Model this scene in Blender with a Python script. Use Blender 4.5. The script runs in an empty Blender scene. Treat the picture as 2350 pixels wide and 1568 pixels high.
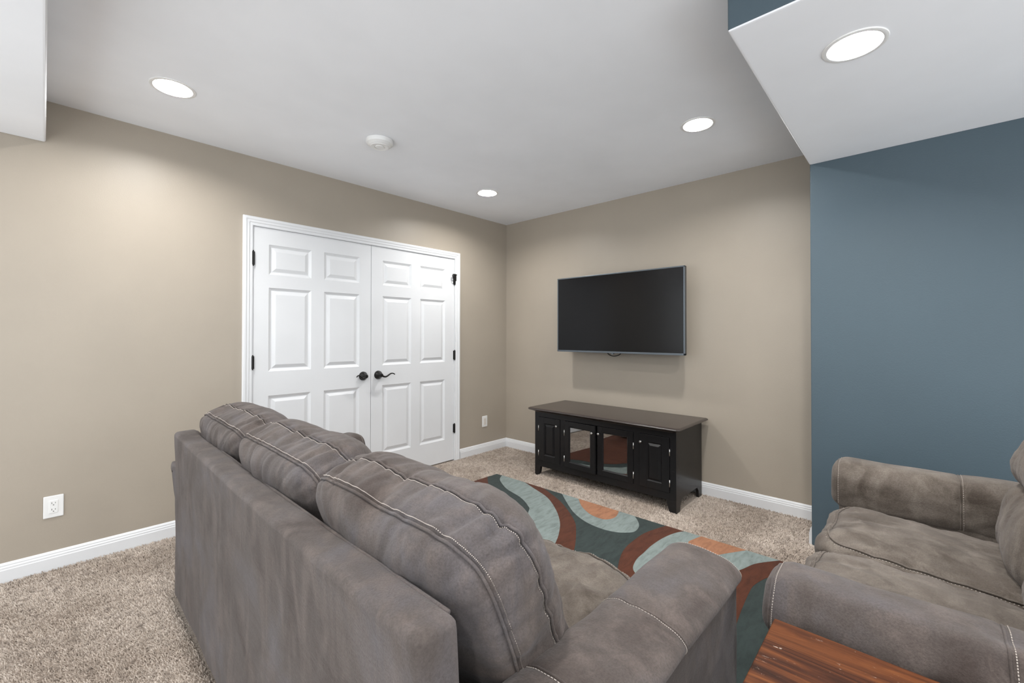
import bpy, bmesh, math, random
import numpy as np
from mathutils import Vector, Matrix, noise
random.seed(3)
S = bpy.context.scene
COL = S.collection
PI = math.pi

# ------------------------------------------------------------ camera, world, exposure
W, H = 2350, 1568
CX, CY, CZ = -3.5558, -3.3827, 1.2560
YAW, PITCH, ROLL, FPX, PPY = 0.7473376, 0.0091859, 0.0013516, 996.394, 760.09
cam_d = bpy.data.cameras.new('camera')
cam = bpy.data.objects.new('camera', cam_d)
COL.objects.link(cam)
S.camera = cam
fw = Vector((math.cos(YAW)*math.cos(PITCH), math.sin(YAW)*math.cos(PITCH), math.sin(PITCH)))
r0 = Vector((math.sin(YAW), -math.cos(YAW), 0))
u0 = r0.cross(fw)
rt = r0*math.cos(ROLL)+u0*math.sin(ROLL)
up = -r0*math.sin(ROLL)+u0*math.cos(ROLL)
M = Matrix((rt, up, -fw)).transposed().to_4x4()
M.translation = (CX, CY, CZ)
cam.matrix_world = M
cam_d.sensor_fit = 'HORIZONTAL'
cam_d.sensor_width = 36.0
cam_d.lens = 36.0*FPX/W
cam_d.shift_y = -(H/2-PPY)/W
cam_d.clip_start = 0.02
S.view_settings.view_transform = 'Standard'
S.view_settings.look = 'None'
S.view_settings.gamma = 1.0
S.view_settings.use_curve_mapping = False
S.view_settings.exposure = 0.04
AMBIENT = 2.45          # uniform fill added to lift the room; shell left open behind the camera
LAMP = 520.0            # radiance of the downlight lenses
w = bpy.data.worlds.new('ambient_fill')
S.world = w
w.use_nodes = True
w.node_tree.nodes['Background'].inputs[0].default_value = (0.93, 0.97, 1.0, 1)
w.node_tree.nodes['Background'].inputs[1].default_value = AMBIENT
S.cycles.max_bounces = 10
S.cycles.diffuse_bounces = 6
S.cycles.sample_clamp_indirect = 6.0

CEIL = 2.50
SOF_L, SOF_R = 2.277, 2.287
WBX = -0.415          # blue wall plane
RET = -2.925          # end of the taupe television wall

# ------------------------------------------------------------ materials
def srgb(r, g, b):
    f = lambda c: (c/255/12.92) if c/255 <= .04045 else ((c/255+.055)/1.055)**2.4
    return (f(r), f(g), f(b), 1)

class NT:
    def __init__(s, name, color=(.5, .5, .5, 1), rough=.6, metal=0., spec=.5):
        s.m = bpy.data.materials.new(name); s.m.use_nodes = True
        s.t = s.m.node_tree; s.b = s.t.nodes['Principled BSDF']
        s.b.inputs['Base Color'].default_value = color
        s.b.inputs['Roughness'].default_value = rough
        s.b.inputs['Metallic'].default_value = metal
        s.b.inputs['Specular IOR Level'].default_value = spec
    def n(s, typ, **kw):
        nd = s.t.nodes.new(typ)
        for k, v in kw.items():
            if hasattr(nd, k): setattr(nd, k, v)
            else: nd.inputs[k.replace('_', ' ')].default_value = v
        return nd
    def l(s, a, b): s.t.links.new(a, b)
    def coords(s, scale=(1, 1, 1), kind='Object', rot=(0, 0, 0)):
        tc = s.n('ShaderNodeTexCoord'); mp = s.n('ShaderNodeMapping')
        mp.inputs['Scale'].default_value = scale; mp.inputs['Rotation'].default_value = rot
        s.l(tc.outputs[kind], mp.inputs['Vector']); return mp.outputs[0]
    def noise(s, scale, detail=3, rough=.5, vec=None, dist=0.):
        nd = s.n('ShaderNodeTexNoise'); nd.inputs['Scale'].default_value = scale
        nd.inputs['Detail'].default_value = detail; nd.inputs['Roughness'].default_value = rough
        nd.inputs['Distortion'].default_value = dist
        s.l(vec if vec is not None else s.coords(), nd.inputs['Vector']); return nd.outputs['Fac']
    def ramp(s, fac, stops):
        r = s.n('ShaderNodeValToRGB'); e = r.color_ramp.elements
        while len(e) < len(stops): e.new(.5)
        for i, (p, c) in enumerate(stops): e[i].position = p; e[i].color = c
        s.l(fac, r.inputs[0]); return r.outputs[0]
    def mix(s, fac, a, b, mode='MIX'):
        m = s.n('ShaderNodeMix'); m.data_type = 'RGBA'; m.blend_type = mode
        for sock, v in ((m.inputs[0], fac), (m.inputs[6], a), (m.inputs[7], b)):
            if hasattr(v, 'links'): s.l(v, sock)
            else: sock.default_value = v
        return m.outputs[2]
    def bump(s, h, strength=.3, dist=.01, prev=None):
        b = s.n('ShaderNodeBump'); b.inputs['Strength'].default_value = strength
        b.inputs['Distance'].default_value = dist; s.l(h, b.inputs['Height'])
        if prev is not None: s.l(prev, b.inputs['Normal'])
        s.l(b.outputs[0], s.b.inputs['Normal']); return b.outputs[0]
    def color(s, c): s.l(c, s.b.inputs['Base Color'])
    def rough(s, c): s.l(c, s.b.inputs['Roughness'])

def paint(name, col, rough=.5, bs=.25, spec=.35):
    m = NT(name, col, rough, spec=spec)
    a = m.noise(160, 3, .6); m.bump(a, bs, .0015)
    c2 = tuple(x*.95 for x in col[:3])+(1,)
    m.color(m.mix(m.ramp(m.noise(2.2, 3), [(.35, (0, 0, 0, 1)), (.7, (1, 1, 1, 1))]), col, c2))
    return m.m

M_taupe = paint('taupe_paint', (.372, .326, .268, 1), .42, .35, .45)
M_blue = paint('blue_paint', (.066, .096, .117, 1), .5, .35, .35)
M_ceil = paint('ceiling_paint', (.87, .89, .925, 1), .8, .10, .2)
M_trim = paint('white_trim_paint', (.73, .74, .755, 1), .32, .03, .5)
M_plastic = NT('white_plastic', (.78, .78, .77, 1), .35).m
M_slot = NT('dark_slot', (.05, .05, .05, 1), .6).m
M_black = NT('black_bronze_metal', (.018, .017, .016, 1), .35, .6).m
M_closet = NT('closet_painted_shade', (.05, .05, .05, 1), .9).m  # near-black colour stands in for the shade behind the door gaps
M_nickel = NT('brushed_nickel', (.55, .54, .52, 1), .28, 1.).m
M_thread = NT('pale_thread', (.42, .37, .33, 1), .8).m
M_footm = NT('dark_plastic_foot', (.02, .018, .016, 1), .5).m

def mk_carpet(name, tuft):
    m = NT(name, (.4, .35, .3, 1), .95, spec=.1)
    v = m.coords()
    big = m.noise(3.0, 3, .5, v)
    fine = m.noise(140 if not tuft else 45, 3, .7, v)
    base = m.ramp(fine, [(.28, (.20, .165, .14, 1)), (.5, (.50, .43, .37, 1)), (.72, (.68, .60, .53, 1))])
    dark = m.mix(1., base, (.80, .78, .76, 1), 'MULTIPLY')
    m.color(m.mix(m.ramp(big, [(.38, (0, 0, 0, 1)), (.6, (1, 1, 1, 1))]), dark, base))
    if not tuft: m.bump(fine, .8, .01)
    return m.m
M_carpet = mk_carpet('beige_carpet', False)
M_tuft = mk_carpet('beige_carpet_yarn', True)

def mk_suede(name, cols, patch=4.0):
    m = NT(name, cols[1], .82, spec=.25)
    v = m.coords()
    big = m.noise(patch, 4, .6, v, .6)
    c = m.ramp(big, [(.30, cols[0]), (.5, cols[1]), (.70, cols[2])])
    brushed = m.noise(1.0, 4, .6, m.coords((15, 15, 5)), .7)
    c2 = m.mix(m.ramp(brushed, [(.45, (0, 0, 0, 1)), (.68, (.5, .5, .5, 1))]), c, cols[3])
    fine = m.noise(240, 4, .75, v)
    c3 = m.mix(.6, c2, m.ramp(fine, [(.34, (.50, .47, .45, 1)), (.60, (1, 1, 1, 1))]), 'MULTIPLY')
    m.color(c3)
    m.b.inputs['Sheen Weight'].default_value = .14
    m.b.inputs['Sheen Roughness'].default_value = .45
    m.b.inputs['Sheen Tint'].default_value = (.92, .89, .90, 1)
    wr = m.noise(1.0, 5, .62, m.coords((30, 9, 34), rot=(.2, .5, .3)), .5)
    p = m.bump(wr, .35, .008)
    m.bump(fine, .45, .003, p)
    return m.m
M_suede = mk_suede('suede_shaded_tone', [(.043, .031, .026, 1), (.072, .059, .053, 1), (.092, .083, .087, 1), (.138, .110, .097, 1)])  # darker copy of the one suede, nap shade put into its colour
M_suede_w = mk_suede('suede_lit_tone', [(.062, .048, .037, 1), (.110, .091, .075, 1), (.152, .129, .110, 1), (.22, .190, .161, 1)], 5.5)  # lighter copy of the same suede, lit nap put into its colour

def mk_wood():
    m = NT('worn_cherry_wood', (.2, .08, .03, 1), .5, spec=.1)
    v = m.coords((16, 1.5, 16))
    g = m.noise(1.0, 6, .65, v, 1.6)
    c = m.ramp(g, [(.32, (.015, .005, .002, 1)), (.44, (.045, .013, .005, 1)), (.56, (.105, .033, .010, 1)), (.72, (.20, .074, .022, 1))])
    fine = m.noise(1.0, 4, .7, m.coords((240, 12, 240)))
    c = m.mix(.5, c, m.ramp(fine, [(.3, (.6, .6, .6, 1)), (.6, (1, 1, 1, 1))]), 'MULTIPLY')
    # pale scuffs
    sc = m.noise(1.0, 5, .75, m.coords((60, 16, 60), rot=(0, 0, .9)), .8)
    c = m.mix(m.ramp(sc, [(.635, (0, 0, 0, 1)), (.67, (.8, .8, .8, 1))]), c, (.5, .42, .36, 1))
    m.color(c); m.bump(fine, .12, .002)
    return m.m
M_wood = mk_wood()
M_wood_d = NT('dark_table_edge', (.035, .014, .008, 1), .45).m

def mk_blackwood():
    m = NT('black_lacquered_wood', (.012, .011, .012, 1), .30, spec=.28)
    g = m.noise(1.0, 4, .6, m.coords((60, 6, 60)))
    m.bump(g, .06, .002)
    chips = m.noise(38, 2, .5)
    m.color(m.mix(m.ramp(chips, [(.80, (0, 0, 0, 1)), (.82, (1, 1, 1, 1))]), (.011, .0105, .011, 1), (.3, .27, .24, 1)))
    return m.m
M_bw = mk_blackwood()
M_top = NT('espresso_lacquered_top', (.030, .021, .018, 1), .27, spec=.75).m

def mk_glass():
    m = bpy.data.materials.new('tinted_glass'); m.use_nodes = True; t = m.node_tree
    t.nodes.clear()
    o = t.nodes.new('ShaderNodeOutputMaterial'); mx = t.nodes.new('ShaderNodeMixShader')
    tr = t.nodes.new('ShaderNodeBsdfTransparent'); gl = t.nodes.new('ShaderNodeBsdfGlossy')
    tr.inputs[0].default_value = (.55, .53, .5, 1)
    gl.inputs[0].default_value = (.85, .85, .85, 1); gl.inputs[1].default_value = .02
    mx.inputs[0].default_value = .42
    t.links.new(tr.outputs[0], mx.inputs[1]); t.links.new(gl.outputs[0], mx.inputs[2]); t.links.new(mx.outputs[0], o.inputs[0])
    return m
M_glass = mk_glass()
M_screen = NT('dark_matte_screen', (.002, .002, .0025, 1), .20, spec=.3).m
M_bezel = NT('gunmetal_bezel', (.13, .15, .17, 1), .35, .7).m
M_cable = NT('black_cable', (.01, .01, .01, 1), .5).m
M_device = NT('dark_device_plastic', (.02, .02, .022, 1), .4).m

def mk_lens():
    m = bpy.data.materials.new('downlight_lens'); m.use_nodes = True; t = m.node_tree
    t.nodes.clear(); o = t.nodes.new('ShaderNodeOutputMaterial'); e = t.nodes.new('ShaderNodeEmission')
    e.inputs[0].default_value = (1.0, .985, .96, 1); e.inputs[1].default_value = LAMP
    t.links.new(e.outputs[0], o.inputs[0]); return m
M_lens = mk_lens()

def mk_rug(name, col):
    m = NT(name, col, .95, spec=.08)
    c2 = tuple(x*.72 for x in col[:3])+(1,); c3 = tuple(min(1, x*1.18) for x in col[:3])+(1,)
    brushed = m.noise(1.0, 4, .65, m.coords((10, 34, 10), rot=(0, 0, .15)), .6)
    m.color(m.ramp(brushed, [(.3, c2), (.5, col), (.7, c3)]))
    m.b.inputs['Sheen Weight'].default_value = .08
    m.bump(m.noise(500, 2, .6), .5, .003)
    return m.m
R_green = mk_rug('slate_green_wool', (.030, .041, .039, 1))
R_blue = mk_rug('pale_blue_wool', (.195, .232, .222, 1))
R_brown = mk_rug('rust_brown_wool', (.075, .024, .012, 1))
R_orange = mk_rug('apricot_wool', (.31, .145, .08, 1))

# ------------------------------------------------------------ object helpers
def tag(o, label=None, cat=None, group=None, kind=None):
    if label: o['label'] = label
    if cat: o['category'] = cat
    if group: o['group'] = group
    if kind: o['kind'] = kind
    return o
def empty(name, loc, label, cat, group=None, rz=0.):
    o = bpy.data.objects.new(name, None); COL.objects.link(o)
    o.empty_display_size = .1
    o.location = loc; o.rotation_euler = (0, 0, rz)
    o['_m'] = 1; del o['_m']
    tag(o, label, cat, group); return o
def wm(o):
    m = Matrix.Translation(o.location) @ o.rotation_euler.to_matrix().to_4x4()
    return wm(o.parent) @ m if o.parent else m
def link(name, me, mat, parent=None, smooth=False, world=False):
    """world=True: vertices were given in world space and are brought into the parent's space"""
    if world and parent is not None: me.transform(wm(parent).inverted())
    o = bpy.data.objects.new(name, me); COL.objects.link(o)
    if mat is not None and len(me.materials) == 0: me.materials.append(mat)
    if smooth:
        me.polygons.foreach_set('use_smooth', [True]*len(me.polygons))
    if parent: o.parent = parent
    return o
def bm2me(bm, name):
    bmesh.ops.recalc_face_normals(bm, faces=bm.faces)
    me = bpy.data.meshes.new(name); bm.to_mesh(me); bm.free(); return me
def add_box(bm, x0, x1, y0, y1, z0, z1, bev=0., seg=2):
    r = bmesh.ops.create_cube(bm, size=1.)
    vs = r['verts']
    for v in vs:
        v.co = Vector(((x0+x1)/2+v.co.x*(x1-x0), (y0+y1)/2+v.co.y*(y1-y0), (z0+z1)/2+v.co.z*(z1-z0)))
    if bev > 0:
        es = list({e for v in vs for e in v.link_edges})
        bmesh.ops.bevel(bm, geom=es, offset=bev, segments=seg, profile=.6, affect='EDGES')
def box(name, mat, parent, x0, x1, y0, y1, z0, z1, bev=0., seg=2, smooth=False, world=False):
    bm = bmesh.new(); add_box(bm, min(x0, x1), max(x0, x1), min(y0, y1), max(y0, y1), z0, z1, bev, seg)
    me = bm2me(bm, name)
    o = link(name, me, mat, parent, smooth, world); return o
def boxes(name, mat, parent, lst, bev=0., world=False):
    bm = bmesh.new()
    for b in lst: add_box(bm, *b, bev)
    return link(name, bm2me(bm, name), mat, parent, world=world)
def tube_bm(bm, pts, rad, n=8, cap=True):
    pts = [Vector(p) for p in pts]; rings = []
    up = None
    for i, p in enumerate(pts):
        d = (pts[min(i+1, len(pts)-1)]-pts[max(i-1, 0)]).normalized()
        if up is None:
            up = Vector((0, 0, 1)) if abs(d.z) < .9 else Vector((1, 0, 0))
        a = d.cross(up).normalized(); b = a.cross(d).normalized(); up = b
        r = rad[i] if isinstance(rad, (list, tuple)) else rad
        rings.append([bm.verts.new(p+a*math.cos(2*PI*k/n)*r+b*math.sin(2*PI*k/n)*r) for k in range(n)])
    for i in range(len(rings)-1):
        for k in range(n):
            bm.faces.new((rings[i][k], rings[i][(k+1) % n], rings[i+1][(k+1) % n], rings[i+1][k]))
    if cap:
        bm.faces.new(rings[0][::-1]); bm.faces.new(rings[-1])
def lathe(name, mat, parent, prof, axis='z', loc=(0, 0, 0), n=40, world=False, smooth=True, cap=True):
    """prof: list of (radius, height) along axis"""
    bm = bmesh.new(); rings = []
    for r, h in prof:
        ring = []
        for k in range(n):
            c, s_ = math.cos(2*PI*k/n)*r, math.sin(2*PI*k/n)*r
            v = {'z': (c, s_, h), 'y': (c, h, s_), 'x': (h, c, s_)}[axis]
            ring.append(bm.verts.new(Vector(v)+Vector(loc)))
        rings.append(ring)
    for i in range(len(rings)-1):
        for k in range(n):
            bm.faces.new((rings[i][k], rings[i][(k+1) % n], rings[i+1][(k+1) % n], rings[i+1][k]))
    if cap and prof[0][0] > 1e-6: bm.faces.new(rings[0][::-1])
    if cap and prof[-1][0] > 1e-6: bm.faces.new(rings[-1])
    bmesh.ops.remove_doubles(bm, verts=bm.verts, dist=1e-6)
    me = bm2me(bm, name)
    o = link(name, me, mat, parent, smooth, world)
    if smooth:
        try: me.set_sharp_from_angle(angle=math.radians(35))
        except Exception: pass
    return o
def extrude_profile(bm, prof, p0, p1, out):
    """prof: (distance out of the wall, height) points, swept from p0 to p1"""
    p0, p1, out = Vector(p0), Vector(p1), Vector(out)
    a = [bm.verts.new(p0+out*d+Vector((0, 0, h))) for d, h in prof]
    b = [bm.verts.new(p1+out*d+Vector((0, 0, h))) for d, h in prof]
    for i in range(len(prof)):
        j = (i+1) % len(prof)
        bm.faces.new((a[i], a[j], b[j], b[i]))
    bm.faces.new(a[::-1]); bm.faces.new(b)

lights = [(-3.121, -.648, CEIL, 'round recessed ceiling downlight left of the smoke detector'),
          (-.925, -.648, CEIL, 'smallest looking recessed downlight near the corner of the taupe walls'),
          (-.941, -2.452, CEIL, 'recessed downlight in the main ceiling in front of the television, beside the soffit'),
          (-1.605, -3.232, SOF_R, 'large looking recessed downlight in the white soffit beside the blue wall'),
          (-3.121, -2.452, CEIL, 'recessed downlight above the grey sofa, out of the frame'),
          (-1.605, -5.05, SOF_R, 'recessed downlight in the soffit far behind the loveseat'),
          (-3.121, -4.6, CEIL, 'unseen recessed downlight added to the main ceiling behind the camera'),  # added out of view for its light
          (-4.45, -3.6, SOF_L, 'unseen recessed downlight added to the left soffit, behind the camera')]  # no lamp known here, added and placed for its light
def cut_holes(o, spots, r=.082):
    """round openings for the recessed cans"""
    bm = bmesh.new()
    for x, y, z in spots:
        bmesh.ops.create_cone(bm, cap_ends=True, segments=64, radius1=r, radius2=r, depth=.11, matrix=Matrix.Translation((x, y, z)))
    me = bpy.data.meshes.new('cut'); bm.to_mesh(me); bm.free()
    c = bpy.data.objects.new('cut', me); COL.objects.link(c)
    md = o.modifiers.new('holes', 'BOOLEAN'); md.operation = 'DIFFERENCE'; md.solver = 'EXACT'; md.object = c
    bpy.context.view_layer.update()
    dg = bpy.context.evaluated_depsgraph_get()
    new = bpy.data.meshes.new_from_object(o.evaluated_get(dg))
    o.modifiers.clear(); o.data = new
    bpy.data.objects.remove(c)
# ------------------------------------------------------------ room shell
FX0, FY0 = -4.95, -5.4
DX0, DX1, DZ = -2.572, -0.754, 2.022        # door opening in the door wall
ST = 'structure'
tag(box('floor', M_carpet, None, FX0, .14, FY0, .75, -.10, 0.), kind=ST)
tag(boxes('wall_left', M_taupe, None, [
    (FX0, DX0-.02, 0, .12, 0, CEIL), (DX1+.02, .12, 0, .12, 0, CEIL), (DX0-.02, DX1+.02, 0, .12, DZ+.02, CEIL)]), kind=ST)
tag(box('wall_back', M_taupe, None, 0, .12, RET, 0, 0, CEIL), kind=ST)
tag(box('wall_right', M_blue, None, WBX, .12, FY0, RET, 0, CEIL, .006, 3), kind=ST)
tag(box('wall_closet', M_closet, None, DX0-.3, DX1+.3, .70, .75, 0, CEIL), kind=ST)
cl = tag(box('ceiling', M_ceil, None, FX0, .12, FY0, .75, CEIL, CEIL+.1), kind=ST)
cut_holes(cl, [l[:3] for l in lights if l[2] == CEIL])
# dropped soffits: white underside, painted fascia
def soffit(name, x0, x1, y0, y1, z, fascia):
    bm = bmesh.new(); add_box(bm, x0, x1, y0, y1, z, CEIL+.02, .010, 3)
    me = bm2me(bm, name); me.materials.append(M_ceil); me.materials.append(fascia)
    for p in me.polygons:
        if abs(p.normal.z) < .5: p.material_index = 1
    o = link(name, me, None); tag(o, kind=ST); cut_holes(o, [l[:3] for l in lights if l[2] == z]); return o
soffit('ceiling_soffit_right', -1.985, WBX+.004, FY0, RET+.003, SOF_R, M_blue)
soffit('ceiling_soffit_left', FX0, -3.555, FY0, 0.0, SOF_L, M_ceil)

BASE = [(0, 0), (.015, 0), (.015, .066), (.0125, .070), (.0125, .078), (.009, .084), (.009, .090), (.005, .097), (.003, .100), (0, .100)]
def baseboard(name, segs):
    bm = bmesh.new()
    for p0, p1, out in segs: extrude_profile(bm, BASE, p0, p1, out)
    tag(link(name, bm2me(bm, name), M_trim), kind=ST)
CW = .060
baseboard('baseboard_left', [((FX0, 0, 0), (DX0-CW, 0, 0), (0, -1, 0)), ((DX1+CW+.005, 0, 0), (0, 0, 0), (0, -1, 0))])
baseboard('baseboard_back', [((0, 0, 0), (0, RET, 0), (-1, 0, 0))])
baseboard('baseboard_right', [((WBX+.010, RET, 0), (0, RET, 0), (0, 1, 0))])

# door casing (moulded)
CAS = [(0, .000), (.010, .000), (.012, .006), (.012, .018), (.016, .024), (.016, .036), (.020, .044), (.020, .058), (.016, .062), (0, .062)]
def casing():
    bm = bmesh.new()
    def sweep(path):
        # path: list of (x,z, dx,dz) : point on the inner edge and outward mitre direction
        rings = []
        for x, z, dx, dz in path:
            rings.append([bm.verts.new(Vector((x+dx*o, -d, z+dz*o))) for d, o in CAS])
        for i in range(len(rings)-1):
            for k in range(len(CAS)):
                j = (k+1) % len(CAS)
                bm.faces.new((rings[i][k], rings[i][j], rings[i+1][j], rings[i+1][k]))
        bm.faces.new(rings[0][::-1]); bm.faces.new(rings[-1])
    i = .003
    sweep([(DX0+i, 0, -1, 0), (DX0+i, DZ-i, -1, 1), (DX1-i, DZ-i, 1, 1), (DX1-i, 0, 1, 0)])
    return bm
tag(link('trim_1', bm2me(casing(), 'trim_1'), M_trim), kind=ST)
tag(boxes('trim_2', M_trim, None, [(DX0-.02, DX0, -.003, .12, 0, DZ), (DX1, DX1+.02, -.003, .12, 0, DZ), (DX0-.02, DX1+.02, -.003, .12, DZ, DZ+.02),
                                   (DX0, DX0+.012, .040, .07, 0, DZ), (DX1-.012, DX1, .040, .07, 0, DZ), (DX0, DX1, .040, .07, DZ-.012, DZ)]), kind=ST)

# double six-panel doors
def door(name, x0, x1, cols, hinge_x, hinge_rows, hx, tip):
    rows = [(.228, .820), (.993, 1.593), (1.687, 1.902)]
    y0, y1 = .002, .037
    zt, zb = DZ-.004, .014
    # stiles and rails as a grid with six openings
    xs = [x0, cols[0][0], cols[0][1], cols[1][0], cols[1][1], x1]
    zs = [zb]+[v for r in rows for v in r]+[zt]
    bm = bmesh.new(); V = {}
    for iy, y in enumerate((y0, y1)):
        for i, x in enumerate(xs):
            for k, z in enumerate(zs): V[i, k, iy] = bm.verts.new((x, y, z))
    nx, nz = len(xs), len(zs)
    hole = lambda i, k: i in (1, 3) and k in (1, 3, 5)
    for i in range(nx-1):
        for k in range(nz-1):
            if hole(i, k):
                bm.faces.new((V[i, k, 0], V[i+1, k, 0], V[i+1, k, 1], V[i, k, 1])); bm.faces.new((V[i, k+1, 0], V[i+1, k+1, 0], V[i+1, k+1, 1], V[i, k+1, 1]))
                bm.faces.new((V[i, k, 0], V[i, k+1, 0], V[i, k+1, 1], V[i, k, 1])); bm.faces.new((V[i+1, k, 0], V[i+1, k+1, 0], V[i+1, k+1, 1], V[i+1, k, 1]))
                continue
            for iy in (0, 1): bm.faces.new((V[i, k, iy], V[i+1, k, iy], V[i+1, k+1, iy], V[i, k+1, iy]))
    for k in range(nz-1):
        for i in (0, nx-1): bm.faces.new((V[i, k, 0], V[i, k+1, 0], V[i, k+1, 1], V[i, k, 1]))
    for i in range(nx-1):
        for k in (0, nz-1): bm.faces.new((V[i, k, 0], V[i+1, k, 0], V[i+1, k, 1], V[i, k, 1]))
    d = link(name, bm2me(bm, name), M_trim); tag(d, kind=ST)
    for (a, b) in cols:
        for (c, e) in rows:
            bm = bmesh.new(); rings = []
            for ins, y in ((0, y0), (.004, y0+.003), (.018, y0+.011), (.024, y0+.011), (.046, y0+.002), (.049, y0+.0015)):
                rings.append([bm.verts.new(p) for p in ((a+ins, y, c+ins), (b-ins, y, c+ins), (b-ins, y, e-ins), (a+ins, y, e-ins))])
            for r1, r2 in zip(rings, rings[1:]):
                for k in range(4): bm.faces.new((r1[k], r1[(k+1) % 4], r2[(k+1) % 4], r2[k]))
            bm.faces.new(rings[-1])
            back = [bm.verts.new(p) for p in ((a, y1, c), (b, y1, c), (b, y1, e), (a, y1, e))]
            for k in range(4): bm.faces.new((rings[0][k], rings[0][(k+1) % 4], back[(k+1) % 4], back[k]))
            bm.faces.new(back)
            link('door_panel', bm2me(bm, 'door_panel'), M_trim, d)
    for z0, z1 in hinge_rows:
        bm = bmesh.new()
        tube_bm(bm, [(hinge_x, -.008, z0), (hinge_x, -.008, z1)], .0085, 12)
        for zz in (z0-.004, z1+.004): tube_bm(bm, [(hinge_x, -.008, zz-.004), (hinge_x, -.008, zz+.004)], .0055, 10)
        add_box(bm, hinge_x-.012, hinge_x+.012, -.004, .006, z0, z1)
        link('hinge', bm2me(bm, 'hinge'), M_black, d)
    # lever handle on a domed rosette
    rose = lathe('door_handle', M_black, d, [(.0, -.064), (.012, -.062), (.0165, -.055), (.0165, -.040), (.019, -.030), (.030, -.018), (.036, -.008), (.037, .003), (.0, .003)], 'y', (hx, 0, .912), 36)
    bm = bmesh.new(); s = 1 if tip > hx else -1; L = abs(tip-hx); pts = []; rads = []
    for i in range(25):
        t = i/24
        pts.append((hx+s*L*t, -.055+.004*math.sin(t*PI), .912-.016*math.sin(t*PI*2.0-.2)*(.55+.5*t)-.004))
        rads.append(.0085*(1-t)+.0045*t)
    tube_bm(bm, pts, rads, 10)
    link('lever', bm2me(bm, 'lever'), M_black, rose, True)
    return d
door('door_1', DX0+.003, -1.6675, [(-2.463, -2.164), (-2.066, -1.770)], DX0+.005, [(.284, .370), (1.018, 1.106), (1.745, 1.838)], -1.736, -1.822)
d2 = door('door_2', -1.6635, DX1-.003, [(-1.557, -1.263), (-1.167, -.873)], DX1-.004, [(.284, .367), (1.012, 1.099), (1.762, 1.850)], -1.597, -1.468)
# flip latch on the top right hinge
bm = bmesh.new()
tube_bm(bm, [(-.735, -.012, 1.860), (-.765, -.022, 1.862), (-.800, -.030, 1.858), (-.806, -.030, 1.842), (-.794, -.028, 1.832), (-.772, -.022, 1.828)], .0045, 8)
tube_bm(bm, [(-.800, -.030, 1.825), (-.790, -.030, 1.806), (-.766, -.022, 1.800)], .004, 8)
add_box(bm, -.775, -.752, -.026, -.004, 1.795, 1.862)
link('latch', bm2me(bm, 'latch'), M_black, d2)

# ------------------------------------------------------------ downlights and smoke detector
for x, y, z, lab in lights:
    r = empty('downlight', (x, y, z), lab, 'downlight', 'recessed ceiling downlights')
    lathe('trim_ring', M_plastic, r, [(.0955, 0), (.094, -.0035), (.086, -.0055), (.0800, -.004), (.0775, 0), (.0645, .034), (.0660, .038), (.0795, .002), (.0955, 0)], 'z', n=64, cap=False)
    lathe('lens', M_lens, r, [(.0, .031), (.0655, .031), (.0655, .036), (0, .036)], 'z', n=64)
r = empty('smoke_detector', (-2.104, -.882, CEIL), 'white round smoke detector on the ceiling in front of the double doors', 'smoke detector')
lathe('body', M_plastic, r, [(0, -.040), (.060, -.040), (.068, -.036), (.072, -.030), (.080, -.026), (.084, -.018), (.084, -.002), (.078, 0), (0, 0)], 'z', n=64)
lathe('cover', M_plastic, r, [(0, -.046), (.024, -.046), (.027, -.042), (.027, -.0405), (.033, -.0405), (.033, -.043), (.055, -.044), (.058, -.041), (.058, -.038), (0, -.038)], 'z', n=64)

# ------------------------------------------------------------ wall plates
r = empty('power_outlet', (-3.512, 0, .337), 'white double power outlet plate on the taupe wall at far left', 'outlet')
bm = bmesh.new(); add_box(bm, -.038, .038, -.006, 0, -.058, .058, .004, 2)
link('wall_plate', bm2me(bm, 'wall_plate'), M_plastic, r)
f = box('receptacle', M_plastic, r, -.0168, .0168, -.0085, -.004, -.0335, .0335, .001, 1)
lst = []
for zc in (.016, -.018):
    lst += [(-.0075, -.0055, -.0092, -.008, zc, zc+.008), (.0055, .0075, -.0092, -.008, zc+.001, zc+.007), (-.002, .002, -.0092, -.008, zc-.0085, zc-.0045)]
boxes('slots', M_slot, f, lst)
r = empty('blank_wall_plate', (-.337, 0, .332), 'small white wall plate between the double doors and the room corner', 'wall plate')
bm = bmesh.new(); add_box(bm, -.038, .038, -.006, 0, -.058, .058, .004, 2)
link('wall_plate', bm2me(bm, 'wall_plate'), M_plastic, r)
box('insert', NT('ivory_insert', (.66, .62, .57, 1), .4).m, r, -.0168, .0168, -.009, -.004, -.0335, .0335, .001, 1)

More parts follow.
